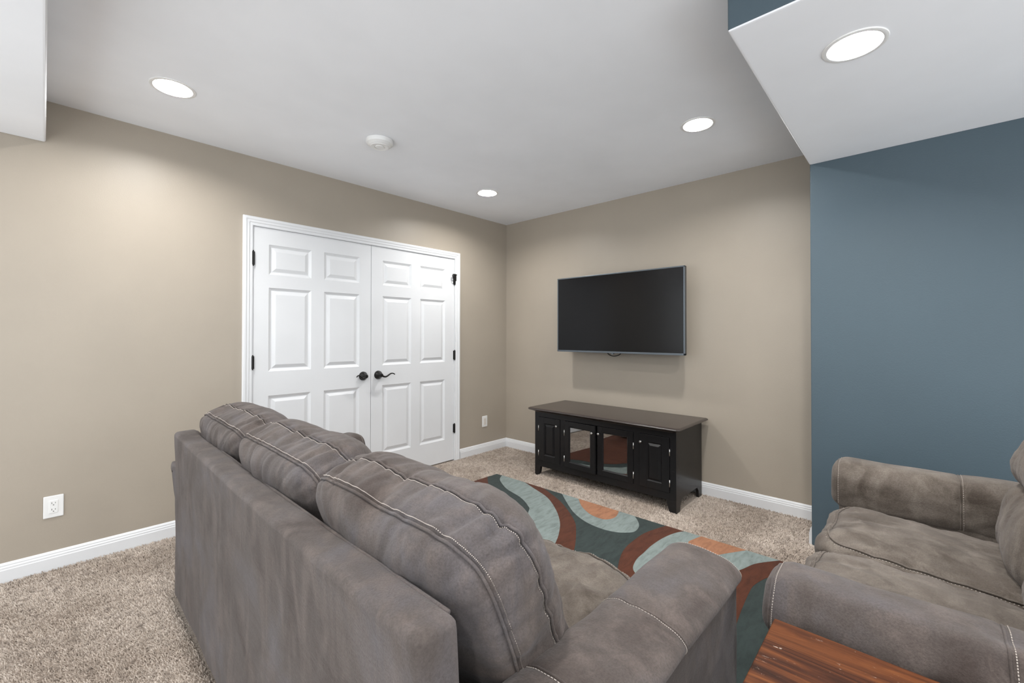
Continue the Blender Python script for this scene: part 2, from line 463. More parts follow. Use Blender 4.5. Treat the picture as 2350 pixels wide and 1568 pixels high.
# ------------------------------------------------------------ carpet pile
def carpet_pile():
    rng = np.random.default_rng(5)
    zones = [(-4.25, -3.10, -2.3, -.018, .0078), (-3.10, -.77, -.70, -.018, .0085), (-.795, -.018, -2.90, -.018, .0085), (-.80, -.43, -3.35, -2.90, .0095)]
    P = []
    for x0, x1, y0, y1, s in zones:
        xs = np.arange(x0, x1, s); ys = np.arange(y0, y1, s)
        g = np.stack(np.meshgrid(xs, ys), -1).reshape(-1, 2); g = g+rng.uniform(-.5, .5, g.shape)*s*1.2
        onrug = (g[:, 0] > -2.335) & (g[:, 0] < -.78) & (g[:, 1] > -3.105) & (g[:, 1] < -.628)
        sofa_f = (g[:, 0] > -3.13) & (g[:, 0] < -2.3) & (g[:, 1] < -.80) & (g[:, 1] > -3.0)
        legs = (g[:, 0] > -.535) & (g[:, 0] < -.03) & ((np.abs(g[:, 1]+.872) < .025) | (np.abs(g[:, 1]+2.14) < .03))
        g = g[~(onrug | sofa_f | legs)]
        P.append(g)
    P = np.concatenate(P); n = len(P)
    a = rng.uniform(0, 2*PI, n); lean = rng.uniform(.002, .007, n)
    dirx = -.0045+np.cos(a)*lean; diry = -.001+np.sin(a)*lean
    hgt = rng.uniform(.007, .013, n); rad = rng.uniform(.0028, .0044, n); tw = rng.uniform(0, 2*PI, n)
    V = np.zeros((n, 6, 3))
    for k in range(3):
        ang = tw+k*2*PI/3
        V[:, k, 0] = P[:, 0]+np.cos(ang)*rad; V[:, k, 1] = P[:, 1]+np.sin(ang)*rad; V[:, k, 2] = -.001
        V[:, 3+k, 0] = P[:, 0]+dirx+np.cos(ang)*rad*.55; V[:, 3+k, 1] = P[:, 1]+diry+np.sin(ang)*rad*.55; V[:, 3+k, 2] = hgt
    F = np.array([[0, 1, 4], [0, 4, 3], [1, 2, 5], [1, 5, 4], [2, 0, 3], [2, 3, 5], [3, 4, 5]])
    faces = (F[None]+np.arange(n)[:, None, None]*6).reshape(-1, 3)
    me = bpy.data.meshes.new('carpet_pile')
    me.vertices.add(n*6); me.vertices.foreach_set('co', V.reshape(-1))
    me.loops.add(len(faces)*3); me.loops.foreach_set('vertex_index', faces.reshape(-1).astype(np.int32))
    me.polygons.add(len(faces)); me.polygons.foreach_set('loop_start', np.arange(0, len(faces)*3, 3, dtype=np.int32))
    me.update(calc_edges=True); me.validate()
    o = link('carpet_pile', me, M_tuft)
    tag(o, 'short beige carpet pile covering the basement floor', 'carpet', kind='stuff')
carpet_pile()

# ------------------------------------------------------------ rug
def smooth_line(pts, n=8):
    out = []
    P = [Vector(p) for p in pts]
    for i in range(len(P)-1):
        p0 = P[max(i-1, 0)]; p1 = P[i]; p2 = P[i+1]; p3 = P[min(i+2, len(P)-1)]
        for k in range(n):
            t = k/n
            out.append(.5*((2*p1)+(-p0+p2)*t+(2*p0-5*p1+4*p2-p3)*t*t+(-p0+3*p1-3*p2+p3)*t**3))
    out.append(P[-1]); return out
RX0, RX1, RY0, RY1 = -2.33, -.785, -3.10, -.632
rug = empty('area_rug', ((RX0+RX1)/2, (RY0+RY1)/2, 0), 'slate green area rug with rust, pale blue and apricot curved shapes, under the sofas', 'rug')
box('rug_base', R_green, rug, RX0, RX1, RY0, RY1, .001, .013, .003, 2, world=True)
def clampxy(v): return (min(RX1-.001, max(RX0+.001, v.x)), min(RY1-.001, max(RY0+.001, v.y)))
def patch(name, mat, lines, lvl):
    pts = []
    for ln, sm in lines:
        q = smooth_line([Vector((a, b)) for a, b in ln]) if sm else [Vector(p) for p in ln]
        for v in q:
            c = clampxy(v)
            if not pts or (Vector(c)-Vector(pts[-1])).length > .002: pts.append(c)
    if (Vector(pts[0])-Vector(pts[-1])).length < .002: pts.pop()
    bm = bmesh.new(); z0, z1 = .0115, .0136+.0007*lvl
    bot = [bm.verts.new((x, y, z0)) for x, y in pts]; top = [bm.verts.new((x, y, z1)) for x, y in pts]
    bm.faces.new(bot[::-1]); bm.faces.new(top)
    for i in range(len(pts)):
        j = (i+1) % len(pts); bm.faces.new((bot[i], bot[j], top[j], top[i]))
    link(name, bm2me(bm, name), mat, rug, world=True)
edgeA = [(-.87, -.60), (-1.0, -.741), (-1.092, -.875), (-1.121, -1.006), (-1.152, -1.124), (-1.3, -1.3), (-1.7, -1.45), (-2.34, -1.35)]
Bl = [(-.76, -.686), (-.86, -.745), (-.924, -.823), (-1.005, -.968), (-1.066, -1.166), (-1.15, -1.314), (-1.227, -1.385), (-1.6, -1.6), (-2.0, -1.65), (-2.34, -1.6)]
Br = [(-.76, -.90), (-.844, -1.113), (-.927, -1.316), (-1.062, -1.498), (-1.199, -1.636), (-1.321, -1.724), (-1.471, -1.805), (-1.8, -1.95), (-2.34, -2.0)]
Cr = [(-.70, -.95), (-.79, -1.17), (-.84, -1.281), (-.924, -1.44), (-1.033, -1.593), (-1.141, -1.717), (-1.248, -1.801), (-1.453, -1.929), (-1.8, -2.1), (-2.34, -2.2)]
D = [(-.76, -1.325), (-.895, -1.472), (-1.021, -1.627), (-1.092, -1.77), (-1.111, -1.896), (-1.092, -1.993), (-1.041, -2.058), (-.99, -2.078), (-.908, -2.06), (-.833, -2.01), (-.76, -1.94)]
Ee = [(-.76, -1.485), (-.885, -1.599), (-.961, -1.712), (-.982, -1.792), (-.971, -1.85), (-.909, -1.878), (-.837, -1.866), (-.76, -1.835)]
Fl = [(-.76, -2.20), (-.862, -2.163), (-.987, -2.133), (-1.112, -2.129), (-1.231, -2.137), (-1.338, -2.164), (-1.467, -2.217), (-1.75, -2.35), (-1.93, -2.55), (-1.85, -2.74)]
Fr = [(-.76, -2.33), (-.833, -2.281), (-.956, -2.249), (-1.096, -2.238), (-1.213, -2.243), (-1.331, -2.251), (-1.44, -2.30), (-1.50, -2.45), (-1.42, -2.58)]
Hh = [(-.76, -2.418), (-.852, -2.392), (-.919, -2.382), (-.958, -2.431), (-.975, -2.50), (-.963, -2.553), (-.898, -2.595), (-.76, -2.68)]
Jin = [(-1.24, -2.655), (-1.085, -2.687), (-1.008, -2.711), (-.902, -2.749), (-.76, -2.85)]
Jout = [(-1.75, -2.80), (-1.669, -2.825), (-1.574, -2.821), (-1.495, -2.812), (-1.379, -2.801), (-1.23, -2.791), (-1.143, -2.792), (-1.036, -2.819), (-.957, -2.859), (-.76, -2.99)]
patch('brown_corner', R_brown, [(edgeA, 1), ([(-2.34, -.60)], 0)], 1)
patch('brown_band', R_brown, [(Bl, 1), (Cr[::-1], 1)], 0)
patch('pale_blue_band', R_blue, [(Bl, 1), (Br[::-1], 1)], 1)
patch('pale_blue_loop', R_blue, [(D, 1)], 0)
patch('apricot_spot', R_orange, [(Ee, 1)], 1)
patch('brown_ring', R_brown, [(Fl+Jout, 1)], 0)
patch('pale_blue_ring', R_blue, [(Fr+Jin, 1)], 1)
patch('apricot_centre', R_orange, [(Hh, 1)], 2)

# ------------------------------------------------------------ television
tv = empty('television', (-.19, -1.47, 1.10), 'flat black widescreen television on a mount above the black media cabinet', 'television')
TY0, TY1, TZ0, TZ1 = -2.082, -.862, 1.100, 1.797
box('housing', M_device, tv, -.188, -.150, TY0, TY1, TZ0, TZ1, .004, 2, world=True)
box('back_cover', M_device, tv, -.150, -.120, TY0+.12, TY1-.12, TZ0+.03, TZ1-.15, .012, 2, world=True)
bz = .009
boxes('bezel', M_bezel, tv, [(-.192, -.170, TY0-.001, TY1+.001, TZ1-bz, TZ1+.001), (-.192, -.170, TY0-.001, TY1+.001, TZ0-.001, TZ0+.015),
                             (-.192, -.170, TY0-.001, TY0+bz, TZ0, TZ1), (-.192, -.170, TY1-bz, TY1+.001, TZ0, TZ1)], .0015, world=True)
box('screen', M_screen, tv, -.1895, -.180, TY0+bz-.001, TY1-bz+.001, TZ0+.014, TZ1-bz+.001, world=True)
boxes('wall_mount', M_black, tv, [(-.122, -.10, -1.60, -1.56, 1.22, 1.66), (-.122, -.10, -1.38, -1.34, 1.22, 1.66), (-.10, -.02, -1.50, -1.44, 1.36, 1.52), (-.02, 0, -1.66, -1.28, 1.32, 1.56)], .002, world=True)
bm = bmesh.new()
tube_bm(bm, smooth_line([(-.13, -1.37, 1.13), (-.14, -1.38, 1.095), (-.15, -1.42, 1.076), (-.15, -1.46, 1.074), (-.145, -1.50, 1.088), (-.135, -1.53, 1.13)]), .0045, 8)
link('cable', bm2me(bm, 'cable'), M_cable, tv, True, True)
box('sensor', M_bezel, tv, -.190, -.170, -1.462, -1.442, 1.088, 1.101, .002, 1, world=True)

# ------------------------------------------------------------ media cabinet
CF, CB = -.530, -.035
cab = empty('media_cabinet', (-.28, -1.508, 0), 'black wooden media cabinet with two glass doors standing under the television', 'cabinet')
YL, YR = -.865, -2.152
# top with profiled overhanging edge
def cab_top():
    bm = bmesh.new(); prev = None
    yl, yr, xf, xb = YL+.045, YR-.048, CF-.068, CB+.008
    for ins, z in ((.046, .572), (.040, .578), (.018, .588), (.006, .592), (.0, .597), (.003, .604), (.012, .609), (.018, .610)):
        c = .022
        x0, x1, y0, y1 = xf+ins, xb-ins*.1, yr+ins, yl-ins
        ring = [bm.verts.new(p) for p in ((x0+c, y0, z), (x1, y0, z), (x1, y1, z), (x0+c, y1, z), (x0, y1-c, z), (x0, y0+c, z))]
        if prev:
            for k in range(6): bm.faces.new((prev[k], prev[(k+1) % 6], ring[(k+1) % 6], ring[k]))
        else: bm.faces.new(ring[::-1])
        prev = ring
    bm.faces.new(prev)
    return bm
link('top', bm2me(cab_top(), 'top'), M_top, cab, world=True)
# face frame
ft = .022
boxes('face_frame', M_bw, cab, [
    (CF, CF+ft, YL-.046, YL, .085, .575), (CF, CF+ft, -1.193, -1.147, .137, .528), (CF, CF+ft, -1.874, -1.828, .137, .528), (CF, CF+ft, YR, YR+.046, .085, .575),
    (CF, CF+ft, YR+.046, YL-.046, .528, .575), (CF, CF+ft, YR+.046, YL-.046, .085, .137)], .0012, world=True)
def side_panel(y0, y1):
    bm = bmesh.new()
    prof = [(CF+ft, .0), (CF+ft, .575), (CB, .575), (CB, .0), (CB-.060, .0), (CB-.068, .055), (CB-.095, .085), (CF+.105, .085), (CF+.078, .055), (CF+.066, 0)]
    a = [bm.verts.new((x, y0, z)) for x, z in prof]; b = [bm.verts.new((x, y1, z)) for x, z in prof]
    bm.faces.new(a); bm.faces.new(b[::-1])
    for i in range(len(prof)):
        j = (i+1) % len(prof); bm.faces.new((a[i], a[j], b[j], b[i]))
    return bm
link('side_panel', bm2me(side_panel(YL-.02, YL), 'side_panel'), M_bw, cab, world=True)
link('side_panel', bm2me(side_panel(YR, YR+.02), 'side_panel'), M_bw, cab, world=True)
def cleg(y0, y1, flare):
    bm = bmesh.new()
    prof = [(y0, 0), (y1, 0), (y1+(flare if flare > 0 else 0), .085), (y0+(flare if flare < 0 else 0), .085)]
    a = [bm.verts.new((CF, y, z)) for y, z in prof]; b = [bm.verts.new((CF+ft, y, z)) for y, z in prof]
    bm.faces.new(a); bm.faces.new(b[::-1])
    for i in range(4):
        j = (i+1) % 4; bm.faces.new((a[i], a[j], b[j], b[i]))
    return bm
link('leg', bm2me(cleg(YL-.040, YL, -.022), 'leg'), M_bw, cab, world=True)
link('leg', bm2me(cleg(YR, YR+.050, .022), 'leg'), M_bw, cab, world=True)
boxes('carcass', M_bw, cab, [(CF+ft, CB, YR+.02, YL-.02, .087, .105), (CB-.008, CB, YR+.02, YL-.02, .087, .572), (CF+ft, CB, -1.178, -1.162, .105, .572), (CF+ft, CB, -1.859, -1.843, .105, .572)], world=True)
box('shelf', M_bw, cab, CF+.06, CB-.008, -1.843, -1.178, .318, .334, world=True)
def cdoor(ya, yb, glass, hinge_at, knob_y, swing=0.):
    """ya > yb (left to right as seen), front face at CF-.002"""
    z0, z1 = .139, .526; st = .048 if glass else .058; fx0, fx1 = CF-.004, CF+.016
    root = bpy.data.objects.new('glass_door' if glass else 'door', None)
    hy = ya if hinge_at == 'a' else yb
    bm = bmesh.new()
    add_box(bm, fx0, fx1, ya-st, ya-.002, z0, z1, .0015); add_box(bm, fx0, fx1, yb+.002, yb+st, z0, z1, .0015)
    add_box(bm, fx0, fx1, yb+st, ya-st, z0, z0+st*.9, .0015); add_box(bm, fx0, fx1, yb+st, ya-st, z1-st*.9, z1, .0015)
    # inner moulding
    a, b, c, e = yb+st, ya-st, z0+st*.9, z1-st*.9
    r1 = [bm.verts.new(p) for p in ((fx0+.001, a, c), (fx0+.001, b, c), (fx0+.001, b, e), (fx0+.001, a, e))]
    i = .008
    r2 = [bm.verts.new(p) for p in ((fx0+.009, a+i, c+i), (fx0+.009, b-i, c+i), (fx0+.009, b-i, e-i), (fx0+.009, a+i, e-i))]
    for k in range(4): bm.faces.new((r1[k], r1[(k+1) % 4], r2[(k+1) % 4], r2[k]))
    me = bm2me(bm, 'door')
    rot = Matrix.Translation((CF, hy, 0)) @ Matrix.Rotation(swing, 4, 'Z') @ Matrix.Translation((-CF, -hy, 0))
    me.transform(rot)
    d = link('glass_door' if glass else 'door', me, M_bw, cab, world=True)
    if glass:
        bm = bmesh.new(); add_box(bm, fx0+.009, fx0+.013, a, b, c, e); me = bm2me(bm, 'pane'); me.transform(rot)
        link('pane', me, M_glass, d).matrix_parent_inverse = Matrix()
        d.children[-1].data.transform(wm(cab).inverted())
    else:
        bm = bmesh.new(); rings = []
        for ins, x in ((.006, fx0+.010), (.010, fx0+.010), (.026, fx0+.002), (.028, fx0+.002)):
            rings.append([bm.verts.new(p) for p in ((x, a+ins, c+ins), (x, b-ins, c+ins), (x, b-ins, e-ins), (x, a+ins, e-ins))])
        for q1, q2 in zip(rings, rings[1:]):
            for k in range(4): bm.faces.new((q1[k], q1[(k+1) % 4], q2[(k+1) % 4], q2[k]))
        bm.faces.new(rings[-1])
        bk = [bm.verts.new(p) for p in ((fx1-.002, a, c), (fx1-.002, b, c), (fx1-.002, b, e), (fx1-.002, a, e))]
        for k in range(4): bm.faces.new((rings[0][k], rings[0][(k+1) % 4], bk[(k+1) % 4], bk[k]))
        bm.faces.new(bk)
        me = bm2me(bm, 'raised_panel'); me.transform(wm(cab).inverted()); link('raised_panel', me, M_bw, d)
    # knob
    bm = bmesh.new()
    prof = [(.004, 0), (.004, -.010), (.0085, -.014), (.0105, -.019), (.009, -.024), (.004, -.0265)]
    rings = [[bm.verts.new((fx0+h, knob_y+math.cos(2*PI*k/20)*r_, .470+math.sin(2*PI*k/20)*r_)) for k in range(20)] for r_, h in prof]
    for q1, q2 in zip(rings, rings[1:]):
        for k in range(20): bm.faces.new((q1[k], q1[(k+1) % 20], q2[(k+1) % 20], q2[k]))
    bm.faces.new(rings[-1]); bm.faces.new(rings[0][::-1])
    me = bm2me(bm, 'knob'); me.transform(rot); me.transform(wm(cab).inverted()); link('knob', me, M_nickel, d, True)
    for hz in (.205, .425):
        bm = bmesh.new(); y = hy+(.001 if hinge_at == 'a' else -.001)
        tube_bm(bm, [(CF-.006, y, hz-.025), (CF-.006, y, hz+.025)], .0038, 10)
        me = bm2me(bm, 'hinge'); me.transform(wm(cab).inverted()); link('hinge', me, M_nickel, d, True)
    bpy.data.objects.remove(root)
cdoor(-.911, -1.147, False, 'a', -1.118)
cdoor(-1.193, -1.506, True, 'a', -1.484, -.055)
cdoor(-1.512, -1.828, True, 'b', -1.534, 0)
cdoor(-1.874, -2.106, False, 'b', -1.893)
# devices behind the glass
r = empty('media_player', (-.25, -1.66, .334), 'dark media player box on the shelf behind the right glass door', 'media player')
box('body', M_device, r, -.12, .12, -.16, .16, .006, .058, .004, 2)
box('front_panel', M_black, r, -.124, -.119, -.158, .158, .010, .054, .001, 1)
for sx in (-.09, .09):
    for sy in (-.13, .13): lathe('foot', M_footm, r, [(.012, 0), (.012, .007), (0, .007)], 'z', (sx, sy, 0), 16)
r = empty('cable_box', (-.25, -1.40, .105), 'low dark cable box on the cabinet floor behind the left glass door', 'cable box')
box('body', M_device, r, -.11, .11, -.14, .14, .006, .050, .004, 2)
box('display_window', M_bezel, r, -.1125, -.109, -.05, .05, .020, .036, .0005, 1)
for sx in (-.08, .08):
    for sy in (-.11, .11): lathe('foot', M_footm, r, [(.012, 0), (.012, .007), (0, .007)], 'z', (sx, sy, 0), 16)

# ------------------------------------------------------------ upholstery
def fbm(v, n=3):
    s, a = 0., 1.
    for _ in range(n):
        s += a*noise.noise(v); v = v*2.03; a *= .5
    return s
class Puff:
    """closed superquadric cushion. local axes: T thickness, U height, V length"""
    def __init__(s, a, b, c, p=5., q=2.8, wr=.006, seed=0, seam=None, waist=0., droop=0., wdir=(3, 3, 14), crease=None, qb=None):
        s.qb = qb or q
        s.a, s.b, s.c, s.p, s.q, s.wr, s.seed, s.seam, s.waist, s.droop, s.wdir, s.crease = a, b, c, p, q, wr, seed, seam, waist, droop, wdir, crease
    def raw(s, th, ph):
        ct, st = math.cos(th), math.sin(th)
        # blend angle towards corners by length ratio for even sampling
        rr = (abs(ct)**s.p+abs(st)**s.p)**(-1/s.p)
        u, v = ct*rr, st*rr
        cp, sp = math.cos(ph), math.sin(ph)
        q = s.q if ph > 0 else s.qb
        k = (abs(cp)**q+abs(sp)**q)**(-1/q)
        R = cp*k; T = sp*k
        return Vector((T*s.a, u*R*s.b, v*R*s.c))
    def pt(s, th, ph, off=0.):
        P = s.raw(th, ph)
        e = .02
        n = (s.raw(th+e, ph)-s.raw(th-e, ph)).cross(s.raw(th, ph+e if ph < 1.5 else ph)-s.raw(th, ph-e))
        if n.length < 1e-9: n = Vector((1 if ph > 0 else -1, 0, 0))
        n.normalize()
        if n.dot(P) < 0: n = -n
        if s.droop: P.x -= s.droop*(P.y/s.b)*abs(P.y/s.b)
        sd = Vector((s.seed*7.3, s.seed*3.1, 0))
        d = s.wr*1.3*fbm(Vector((P.x*5, P.y*5, P.z*5))+sd, 2)
        # directional wrinkles, strongest beside the seams
        wfac = .45
        if s.seam:
            for ph0 in s.seam: wfac += 1.1*math.exp(-((ph-ph0)/.35)**2)
        wx, wy, wz = s.wdir
        # across the gusset: vary with position around the outline
        arc = th*1.0
        pf = math.cos(ph)**.8
        wn = pf*noise.noise(Vector((math.cos(arc)*wz*.45, math.sin(arc)*wz*.45, ph*1.1))+sd)
        wn2 = pf*noise.noise(Vector((math.cos(arc)*wz*1.3, math.sin(arc)*wz*1.3, ph*1.7))+sd*2)
        d += s.wr*wfac*(wn*.9+wn2*.45)
        ridge = 1-abs(noise.noise(Vector((P.x*9, P.y*9, P.z*11))+sd*3))*2
        d -= s.wr*.55*max(0, ridge)**6
        if s.seam:
            for ph0 in s.seam: d -= .0065*math.exp(-((ph-ph0)/.05)**2)
        # deep folds where the boxing turns the top corners
        if s.crease:
            for tc, sl, am in ((-.16, .10, .7), (-.02, -.06, 1.), (.10, .14, .8)):
                for sg in (1, -1):
                    t0 = sg*(PI/4+tc)+sl*(ph+.2)*sg
                    dt = (th-t0+PI) % (2*PI)-PI
                    d -= s.crease*am*math.exp(-(dt/.030)**2)*math.exp(-((ph+.15)/.42)**2)
                    d += s.crease*.35*am*math.exp(-((dt-.07)/.035)**2)*math.exp(-((ph+.15)/.42)**2)
        # puckered corners
        if s.seam:
            cn = abs(math.sin(2*th))**10
            d += s.wr*.55*cn*noise.noise(Vector((th*22, ph*2, s.seed)))*2.2*math.exp(-((ph+.1)/.5)**2)
        return P+n*(d+off)
    def mesh(s, nt=176, npz=84, M=Matrix()):
        ths = []
        # denser theta sampling by arc length
        N = 720; acc = [0.]
        prev = s.raw(0, 0)
        for i in range(1, N+1):
            cur = s.raw(2*PI*i/N, 0); acc.append(acc[-1]+(cur-prev).length); prev = cur
        for k in range(nt):
            t = acc[-1]*k/nt; i = int(np.searchsorted(acc, t)); i = max(1, min(N, i))
            f = (t-acc[i-1])/(acc[i]-acc[i-1]+1e-12); ths.append(2*PI*(i-1+f)/N)
        s.ths = ths
        vs, fs = [], []
        phs = [-PI/2+PI*(j+1)/(npz+1) for j in range(npz)]
        for ph in phs:
            for th in ths: vs.append(M @ s.pt(th, ph))
        for j in range(npz-1):
            for k in range(nt):
                k2 = (k+1) % nt
                fs.append((j*nt+k, j*nt+k2, (j+1)*nt+k2, (j+1)*nt+k))
        b0 = len(vs); vs.append(M @ s.pt(0, -PI/2+.001)); vs.append(M @ s.pt(0, PI/2-.001))
        for k in range(nt):
            k2 = (k+1) % nt
            fs.append((b0, k2, k)); fs.append((b0+1, (npz-1)*nt+k, (npz-1)*nt+k2))
        me = bpy.data.meshes.new('puff'); me.from_pydata(vs, [], fs); me.update()
        return me
    def seam_meshes(s, M=Matrix(), arc=(0, 2*PI), pipe=.0032):
        bm = bmesh.new(); bs = bmesh.new()
        for ph0 in s.seam:
            pts = [M @ s.pt(th, ph0, .0045) for th in s.ths+[s.ths[0]] if True]
            tube_bm(bm, pts, pipe, 6, cap=False)
            side = .055 if ph0 > 0 else -.055
            side = -side
            dense = []
            for k in range(len(s.ths)):
                t0 = s.ths[k]; t1 = s.ths[(k+1) % len(s.ths)]+(2*PI if k == len(s.ths)-1 else 0)
                for q in range(6): dense.append(t0+(t1-t0)*q/6)
            for k in range(0, len(dense)-2, 3):
                a = M @ s.pt(dense[k], ph0+side, .0012); b = M @ s.pt(dense[k+1]*.2+dense[k+2]*.8 if False else dense[k+1], ph0+side, .0018)
                c = M @ s.pt((dense[k+1]+dense[k+2])/2, ph0+side, .0008)
                tube_bm(bs, [a, b], .0011, 4, cap=False)
        return bm, bs

def axes(Tdir, Udir, Vdir, loc):
    m = Matrix((Vector(Tdir), Vector(Udir), Vector(Vdir))).transposed().to_4x4(); m.translation = Vector(loc); return m
def add_puff(name, mat, parent, puff, M, nt=150, npz=64, stitches=True, pipe=.0032):
    o = link(name, puff.mesh(nt, npz, M), mat, parent, True)
    if puff.seam and stitches:
        bm, bs = puff.seam_meshes(M, pipe=pipe)
        link('piping', bm2me(bm, 'piping'), mat, o, True)
        st = link('stitching', bm2me(bs, 'stitching'), M_thread, o); st['label'] = 'pale dashed stitching'
        st['kind'] = 'stuff'
    return o
def noisy_box(name, mat, parent, x0, x1, y0, y1, z0, z1, bev, amp=.003, cuts=14, shear=None, seed=0, world=False):
    """upholstered panel: finely cut rounded box with gentle unevenness"""
    bm = bmesh.new(); add_box(bm, x0, x1, y0, y1, z0, z1)
    L = sorted([(x1-x0), (y1-y0), (z1-z0)])
    bmesh.ops.bevel(bm, geom=list(bm.edges), offset=bev, segments=4, profile=.55, affect='EDGES')
    for _ in range(5):
        es = [e for e in bm.edges if e.calc_length() > .055]
        if not es: break
        bmesh.ops.subdivide_edges(bm, edges=es, cuts=1, use_grid_fill=True)
    bmesh.ops.recalc_face_normals(bm, faces=bm.faces)
    bm.normal_update()
    for v in bm.verts:
        sd = Vector((seed, seed*2.7, 0))
        v.co += v.normal*amp*(fbm(v.co*5+sd, 3)+.5*noise.noise(Vector((v.co.x*8, v.co.y*24, v.co.z*4))+sd))
        if shear: v.co = shear(v.co)
    me = bm2me(bm, name)
    return link(name, me, mat, parent, True, world)

def make_arm(parent, mat, y_in, y_out, depth, ztop, seed, od=1.):
    """local frame: x from the back (0) to the front (depth), y across, z up. A box arm with a padded roll on top"""
    yc = (y_in+y_out)/2; hw = abs(y_out-y_in)/2; sg = 1 if y_out > y_in else -1
    a = noisy_box('arm', mat, parent, .03, depth-.03, yc-hw+.010, yc+hw-.010, .05, ztop-(.12 if od > .9 else .058), .02, .003, seed=seed)
    # closed cross-section, w measured outwards, h relative to the top
    sec = [(-hw+.006, -.19), (-hw-.002, -.13), (-hw+.004, -.07), (-hw+.030, -.022), (-hw*.45, -.003), (0, .0), (hw*.45, -.006),
           (hw-.030, -.030*od), (hw-.004, -.068*od), (hw+.004, -.100*od), (hw-.004, -.128*od), (hw-.022, -.142*od), (0, -.17), (-hw+.03, -.20)]
    n = len(sec); ring = []
    for i in range(n):
        p0, p1, p2, p3 = [Vector(sec[(i+k-1) % n]) for k in range(4)]
        for q in range(7):
            t = q/7
            ring.append(.5*((2*p1)+(-p0+p2)*t+(2*p0-5*p1+4*p2-p3)*t*t+(-p0+3*p1-3*p2+p3)*t**3))
    cen = Vector((0, -.095))
    NR = len(ring)
    seams = [depth*.56, depth*.24, depth-.022]
    def P(xl, k, off=0., inset=0., damp=1.):
        v = ring[k % NR]; d = (v-cen); L = d.length
        r = cen+d*max(0., 1-inset/L)
        q = Vector((xl, yc+sg*r.x, ztop+r.y-.010*(xl/depth)*0))
        nn = Vector((0, sg*d.x, d.y)).normalized()
        sd = Vector((seed*3.7, seed, 0))
        dd = .006*fbm(q*4+sd, 2)
        wf = .35
        for s_ in seams[:2]: wf += 1.0*math.exp(-((xl-s_)/.05)**2)
        low = max(0, min(1, (-.05-v.y)/.08))
        dd += .0040*wf*noise.noise(Vector((xl*7, q.y*26, q.z*26))+sd)
        dd += .006*low*noise.noise(Vector((xl*11+q.z*14, 0, q.z*22))+sd)
        for s_ in seams[:2]: dd -= .004*math.exp(-((xl-s_)/.008)**2)
        if abs(xl-seams[2]) < .03: dd -= .0025*math.exp(-((xl-seams[2])/.006)**2)
        return q+nn*(dd*damp+off)
    xs = []; rr = .060
    N = 110
    for i in range(N+1): xs.append((.0+(depth-rr)*i/N, 0.))
    for i in range(1, 13):
        al = PI/2*i/12; xs.append((depth-rr+rr*math.sin(al), rr*(1-math.cos(al))))
    vs = []; fs = []
    rings = [(0., .03, 1)]+[(x, ins, 1) for x, ins in xs]
    for f in (.3, .55, .8, .97): rings.append((depth+.004*f, rr+f*.0, f))
    cnt = []
    for x, ins, f in rings:
        row = []
        for k in range(NR):
            if f == 1: q = P(x, k, 0, ins)
            else:
                q0 = P(depth, k, 0, rr); c0 = Vector((depth+.004, yc, ztop-.095)); q = q0.lerp(c0, f)
            row.append(q)
        vs += row
    nr = len(rings)
    for i in range(nr-1):
        for k in range(NR):
            k2 = (k+1) % NR; fs.append((i*NR+k, i*NR+k2, (i+1)*NR+k2, (i+1)*NR+k))
    fs.append(tuple(range(NR))[::-1]); fs.append(tuple((nr-1)*NR+k for k in range(NR)))
    me = bpy.data.meshes.new('arm_pad'); me.from_pydata(vs, [], fs); me.update()
    bm = bmesh.new(); bm.from_mesh(me); bmesh.ops.recalc_face_normals(bm, faces=bm.faces); bm.to_mesh(me); bm.free()
    link('arm_pad', me, mat, a, True)
    k0, k1 = 0, 76
    for xl in seams:
        ins = 0. if xl < depth-rr else rr-math.sqrt(max(0, rr*rr-(xl-depth+rr)**2))
        bm = bmesh.new(); tube_bm(bm, [P(xl, k, .0005, ins) for k in range(k0, k1)], .0028, 6)
        link('arm_seam', bm2me(bm, 'arm_seam'), mat, a, True)
        bs = bmesh.new(); x2 = xl-.008; ins2 = 0. if x2 < depth-rr else rr-math.sqrt(max(0, rr*rr-(x2-depth+rr)**2))
        for k in range(k0, k1-1):
            q0 = P(x2, k, .0012, ins2); q1 = P(x2, k+1, .0012, ins2)
            m_ = max(1, int((q1-q0).length/.007))
            for t in range(m_): tube_bm(bs, [q0.lerp(q1, t/m_), q0.lerp(q1, (t+.6)/m_)], .0009, 4, cap=False)
        st = link('stitching', bm2me(bs, 'stitching'), M_thread, a); st['kind'] = 'stuff'; st['label'] = 'pale dashed stitching'
    return a

